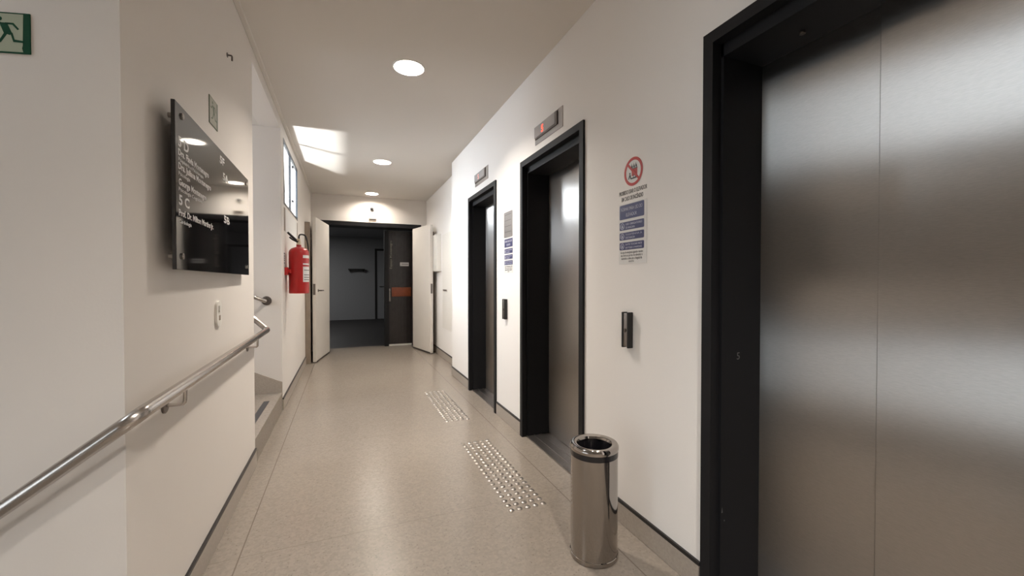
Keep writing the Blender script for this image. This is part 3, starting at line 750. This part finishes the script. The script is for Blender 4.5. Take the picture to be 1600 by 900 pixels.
# small vertical label and board under the window
t = thing('wall_label', 'narrow paper label with dark print on the wall beside the red extinguisher', 'label', (LX, 4.72, 1.40))
bm = newbm(); plate2(bm, LW, (LX, 4.655, 1.42), rect(0, 0.11, 0, 0.14), 0.0003, 0.0015); link('paper', bm, M['paper'], t, smooth=False)
bm = newbm()
for q in (0.012, 0.038, 0.060, 0.082, 0.108): plate2(bm, LW, (LX, 4.655, 1.42), rect(0.02, 0.09, q, q + 0.016), 0.0015, 0.002)
link('print', bm, M['greyink'], t, smooth=False)
t = thing('extinguisher_marker', 'pale wall marker with red end strips under the window, above the extinguisher', 'sign', (LX, 5.3, 1.80))
bm = newbm(); plate2(bm, LW, (LX, 4.80, 1.77), rect(0, 1.05, 0, 0.235), 0.0003, 0.003); link('face', bm, M['paper'], t, smooth=False)
for q in (-0.09, 1.05):
    bm = newbm(); plate2(bm, LW, (LX, 4.80, 1.77), rect(q, q + 0.09, 0.0, 0.235), 0.0003, 0.003); link('end_strip', bm, M['taupe'], t, smooth=False)

# ================================================================= END DOORWAY
# dark portal
t = thing('door_portal', 'dark steel door surround at the end of the corridor', 'door frame', (0.45, 7.9, 0))
for a, b in ((-0.43, -0.29), (1.20, 1.33)):
    bm = newbm(); box(bm, a, b, 7.90, 8.27, 0, 2.26); link('jamb', bm, M['black'], t, smooth=False)
bm = newbm(); box(bm, -0.43, 1.33, 7.90, 8.27, 2.26, 2.335); link('head', bm, M['black'], t, smooth=False)

def leaf(name, hinge, free, side, label, knob):
    """side: +1 when the thickness lies to the left of hinge->free seen from above"""
    h, f = V((*hinge, 0)), V((*free, 0)); d = (f - h).normalized(); n = V((-d.y, d.x, 0)) * side * 0.055
    bm = newbm(); prism(bm, [(h.x, h.y, 0.012), (f.x, f.y, 0.012), (f.x + n.x, f.y + n.y, 0.012), (h.x + n.x, h.y + n.y, 0.012)], (0, 0, 2.235))
    bmesh.ops.bevel(bm, geom=list(bm.edges), offset=0.003, segments=1, affect='EDGES')
    o = struct(name, bm, M['door'], origin=(h.x, h.y, 0)); o['label'] = label; o['category'] = 'door'
    nn = -n.normalized()                                   # outward from the inner face
    # lock plate on the free edge
    bm = newbm(); e = f + n * 0.5
    pts = [e + n * 0.30, e - n * 0.30]
    prism(bm, [pts[0] + V((0, 0, 1.05)), pts[1] + V((0, 0, 1.05)), pts[1] + V((0, 0, 1.22)), pts[0] + V((0, 0, 1.22))], d * 0.002)
    link('lock_plate', bm, M['darkmetal'], o, smooth=False)
    bm = newbm()
    prism(bm, [h + d * -0.0 + nn * 0.001 + V((0, 0, 0.012)), f + nn * 0.001 + V((0, 0, 0.012)), f + nn * 0.001 + V((0, 0, 0.03)), h + nn * 0.001 + V((0, 0, 0.03))], nn * 0.002)
    link('kick_strip', bm, M['darkmetal'], o, smooth=False)
    if knob:
        p = f - d * 0.12 + V((0, 0, 1.115))
        bm = newbm(); tube(bm, fillet([p, p + nn * 0.05, p + nn * 0.05 - d * 0.13], 0.012), 0.010, 12)
        lathe(bm, [(0, 0), (0.024, 0), (0.024, 0.005), (0, 0.006)], p, 24, nn); link('lever_handle', bm, M['darkmetal'], o)
    return o
leaf('door_1', (-0.275, 7.89), (-0.43, 6.985), 1 if False else -1, 'open white door leaf beside the red fire extinguisher', True)
leaf('door_2', (1.165, 7.89), (1.345, 7.10), 1, 'open white door leaf beside the white electrical box', False)

# holders of the open leaves
for org, fr, lb in (((-0.615, 7.36, 2.06), LW, 'small grey door holder high on the taupe panel by the extinguisher'), ((1.52, 7.60, 2.07), RW, 'small grey door holder high on the taupe panel by the electrical box')):
    t = thing('door_holder', lb, 'door holder', V(org), 'door holders')
    bm = newbm(); plate2(bm, fr, org, rrect(-0.06, 0.06, 0, 0.10, 0.01), 0, 0.05); link('housing', bm, M['white'], t)
    bm = newbm(); plate2(bm, fr, org, circ(0, 0.05, 0.03, 24), 0.05, 0.062); link('magnet', bm, M['darkmetal'], t)

# dark entrance door standing in the doorway
t = thing('entrance_door', 'closed dark timber door with orange plate at the end doorway', 'door', (0.95, 8.33, 0))
bm = newbm(); box(bm, 0.77, 1.215, 8.33, 8.375, 0.03, 2.25, 0.002)
for k in range(7): box(bm, 0.80 + k * 0.06, 0.806 + k * 0.06, 8.326, 8.331, 0.05, 2.23)
link('leaf', bm, M['dark_wood'], t, smooth=False)
bm = newbm(); box(bm, 0.685, 0.767, 8.28, 8.38, 0.0, 2.26); link('post', bm, M['black'], t, smooth=False)
bm = newbm(); box(bm, 0.77, 1.215, 8.30, 8.39, 0.0, 0.03); link('threshold', bm, M['white'], t, smooth=False)
bm = newbm(); box(bm, 0.825, 1.195, 8.31, 8.326, 0.965, 1.145, 0.003); link('push_plate', bm, M['orange'], t)
bm = newbm(); plate2(bm, FW, (0.985, 8.326, 1.565), rrect(0, 0.17, 0, 0.072, 0.006), 0, 0.003); lp = link('name_plate', bm, M['letter'], t, smooth=False)
bm = newbm(); plate2(bm, FW, (0.985, 8.326, 1.565), rect(0.03, 0.16, 0.03, 0.042), 0.003, 0.0036); link('print', bm, M['greyink'], lp, smooth=False)
bm = newbm(); box(bm, 0.772, 0.800, 8.312, 8.328, 0.87, 1.12, 0.003); hp = link('lock_case', bm, M['plate'], t)
bm = newbm(); tube(bm, fillet([(0.786, 8.312, 1.06), (0.786, 8.27, 1.06), (0.786, 8.27, 0.95)], 0.012), 0.009, 12); link('pull', bm, M['rail'], hp)
bm = newbm(); text_bm(bm, 'Espa\u00e7o Montenegro', FW, (0.83, 8.326, 1.51), 0, 0, 0.042, 0.55, 0.0004, rot=math.pi / 2, bold=0.01); link('lettering', bm, M['sgrey'], t, smooth=False)

# small fittings over the doorway
t = thing('security_camera', 'tiny dark dome camera on the wall above the end doorway', 'camera', (0.455, FY, 2.62))
bm = newbm(); lathe(bm, [(0, 0), (0.045, 0), (0.045, 0.012), (0.036, 0.016), (0, 0.016)], (0.455, FY, 2.62), 28, (0, -1, 0)); link('mount', bm, M['white'], t)
bm = newbm(); lathe(bm, [(0.030, 0.015), (0.030, 0.03), (0.022, 0.045), (0.010, 0.053), (0, 0.055)], (0.455, FY, 2.62), 28, (0, -1, 0)); link('dome', bm, M['rubber'], t)
t = thing('door_sign', 'small dark rectangular plate directly above the end doorway', 'sign', (0.465, FY, 2.393))
bm = newbm(); plate2(bm, FW, (0.396, FY, 2.396), rrect(0, 0.14, 0, 0.05, 0.004), 0.0003, 0.012); link('plate', bm, M['taupe'], t, smooth=False)
bm = newbm(); plate2(bm, FW, (0.396, FY, 2.396), rect(0.012, 0.128, 0.012, 0.038), 0.012, 0.013); link('face', bm, M['rubber'], t, smooth=False)

# white boxes on the set-back wall
t = thing('electrical_box', 'white projecting electrical box on the set-back wall beside the open door leaf', 'electrical box', (1.475, 6.95, 1.43))
bm = newbm(); box(bm, 1.405, 1.476, 6.80, 7.16, 1.43, 2.06, 0.004); link('case', bm, M['white'], t)
bm = newbm(); box(bm, 1.399, 1.405, 6.81, 7.15, 1.44, 2.05, 0.002); link('cover', bm, M['white'], t)
bm = newbm(); box(bm, 1.468, 1.475, 5.72, 6.68, 0.5, 2.02, 0.002); d4 = struct('door_4', bm, M['white'], origin=(1.475, 6.2, 0.5))
d4['label'] = 'flat white cabinet door set in the wall near the electrical box'; d4['category'] = 'cabinet door'
bm = newbm(); box(bm, 1.455, 1.468, 6.35, 6.60, 1.105, 1.13, 0.003); link('handle', bm, M['plate'], d4)

# inside the dark room
bm = newbm(); box(bm, 0.06, 0.58, 14.42, 14.6, 1.655, 1.69); box(bm, 0.10, 0.13, 14.45, 14.6, 1.60, 1.655); box(bm, 0.51, 0.54, 14.45, 14.6, 1.60, 1.655)
tag(link('wall_shelf', bm, M['rubber'], None, (0.32, 14.6, 1.6), smooth=False), 'short black wall shelf in the dark room beyond the doorway', 'shelf')
bm = newbm()
box(bm, 0.90, 0.97, 14.56, 14.6, 0, 2.38); box(bm, 1.85, 1.92, 14.56, 14.6, 0, 2.38); box(bm, 0.97, 1.85, 14.56, 14.6, 2.31, 2.38)
d3 = struct('door_3', bm, M['rubber'], origin=(1.4, 14.6, 0))
bm = newbm(); box(bm, 0.97, 1.85, 14.57, 14.6, 0.01, 2.31); link('leaf', bm, M['room'], d3, smooth=False)
bm = newbm(); tube(bm, fillet([(1.05, 14.57, 1.1), (1.05, 14.52, 1.1), (1.25, 14.52, 1.1)], 0.01), 0.012, 10); link('lever_handle', bm, M['rubber'], d3)

# ================================================================= LIGHT
l = bpy.data.lights.new('dark_room_fill', 'AREA'); l.shape = 'DISK'; l.size = 0.6; l.energy = 44; l.color = (1.0, 0.98, 0.95)  # added fill to brighten the dark room, no such lamp is seen
o = bpy.data.objects.new('dark_room_fill', l); COL.objects.link(o); o.location = (-1.2, 12.0, 2.72)
w = bpy.data.worlds.new('world'); SC.world = w; w.use_nodes = True
_n, _l = w.node_tree.nodes, w.node_tree.links
_bg = _n['Background']; _tc = _n.new('ShaderNodeTexCoord'); _sx = _n.new('ShaderNodeSeparateXYZ'); _cr = _n.new('ShaderNodeValToRGB')
_l.new(_tc.outputs['Generated'], _sx.inputs['Vector']); _l.new(_sx.outputs['Z'], _cr.inputs['Fac'])
_cr.color_ramp.elements[0].position = 0.0; _cr.color_ramp.elements[0].color = (0.12, 0.12, 0.11, 1)
_cr.color_ramp.elements[1].position = 0.03; _cr.color_ramp.elements[1].color = (0.90, 0.96, 1.0, 1)
_l.new(_cr.outputs['Color'], _bg.inputs['Color']); _bg.inputs['Strength'].default_value = 2.2

def area(name, loc, direction, sx, sy, power, col, spread=180):
    l = bpy.data.lights.new(name, 'AREA'); l.shape = 'RECTANGLE'; l.size = sx; l.size_y = sy; l.energy = power; l.color = col; l.spread = math.radians(spread)
    o = bpy.data.objects.new(name, l); COL.objects.link(o); o.location = loc
    o.rotation_euler = V(direction).to_track_quat('-Z', 'Y').to_euler()
    return o
area('daylight_corridor_window', (-1.15, (W0 + W1) / 2 + 0.1, 2.80), (2.45, -0.1, -1.1), 1.5, 0.9, 200, (0.93, 0.96, 1.0))
area('daylight_stairwell_window', (-3.28, (HW[0] + HW[1]) / 2, (HW[2] + HW[3]) / 2), (1, 0, 0), HW[1] - HW[0], HW[3] - HW[2], 30, (0.90, 0.95, 1.0))
area('daylight_high_stairwell_window', (-3.28, (UW[0] + UW[1]) / 2, (UW[2] + UW[3]) / 2), (1, 0, 0), UW[1] - UW[0], UW[3] - UW[2], 30, (0.92, 0.96, 1.0))
area('daylight_upper_stair_window', (-3.28, (SW[0] + SW[1]) / 2, (SW[2] + SW[3]) / 2), (1, 0, 0), SW[1] - SW[0], SW[3] - SW[2], 60, (0.90, 0.93, 1.0))
for (lx, ly), pw in zip(LAMPS, (41, 28, 27, 14, 70)):
    l = bpy.data.lights.new('downlight_lamp', 'AREA'); l.shape = 'DISK'; l.size = 0.18; l.energy = pw; l.spread = math.radians(180 if ly > 7 else 125); l.color = (1.0, 0.915, 0.81) if ly > 2 else (1.0, 0.95, 0.89)
    o = bpy.data.objects.new('downlight_lamp', l); COL.objects.link(o); o.location = (lx, ly, CH + 0.047)
# sun glancing up off the roof outside the corridor window
l = bpy.data.lights.new('sun_glint_from_roof', 'SPOT'); l.energy = 700; l.spot_size = math.radians(75); l.spot_blend = 0.2; l.shadow_soft_size = 0.14; l.color = (1.0, 0.98, 0.95)
o = bpy.data.objects.new('sun_glint_from_roof', l); COL.objects.link(o); o.location = (-1.55, 4.72, 0.72)
o.rotation_euler = V((1.15, 0.75, 1.85)).to_track_quat('-Z', 'Y').to_euler()

vs = SC.view_settings
vs.view_transform = 'Standard'; vs.look = 'None'; vs.exposure = 0.0; vs.gamma = 1.0; vs.use_curve_mapping = False
SC.cycles.max_bounces = 10; SC.cycles.diffuse_bounces = 6; SC.cycles.glossy_bounces = 6
SC.cycles.sample_clamp_indirect = 6.0
SC.cycles.use_denoising = True
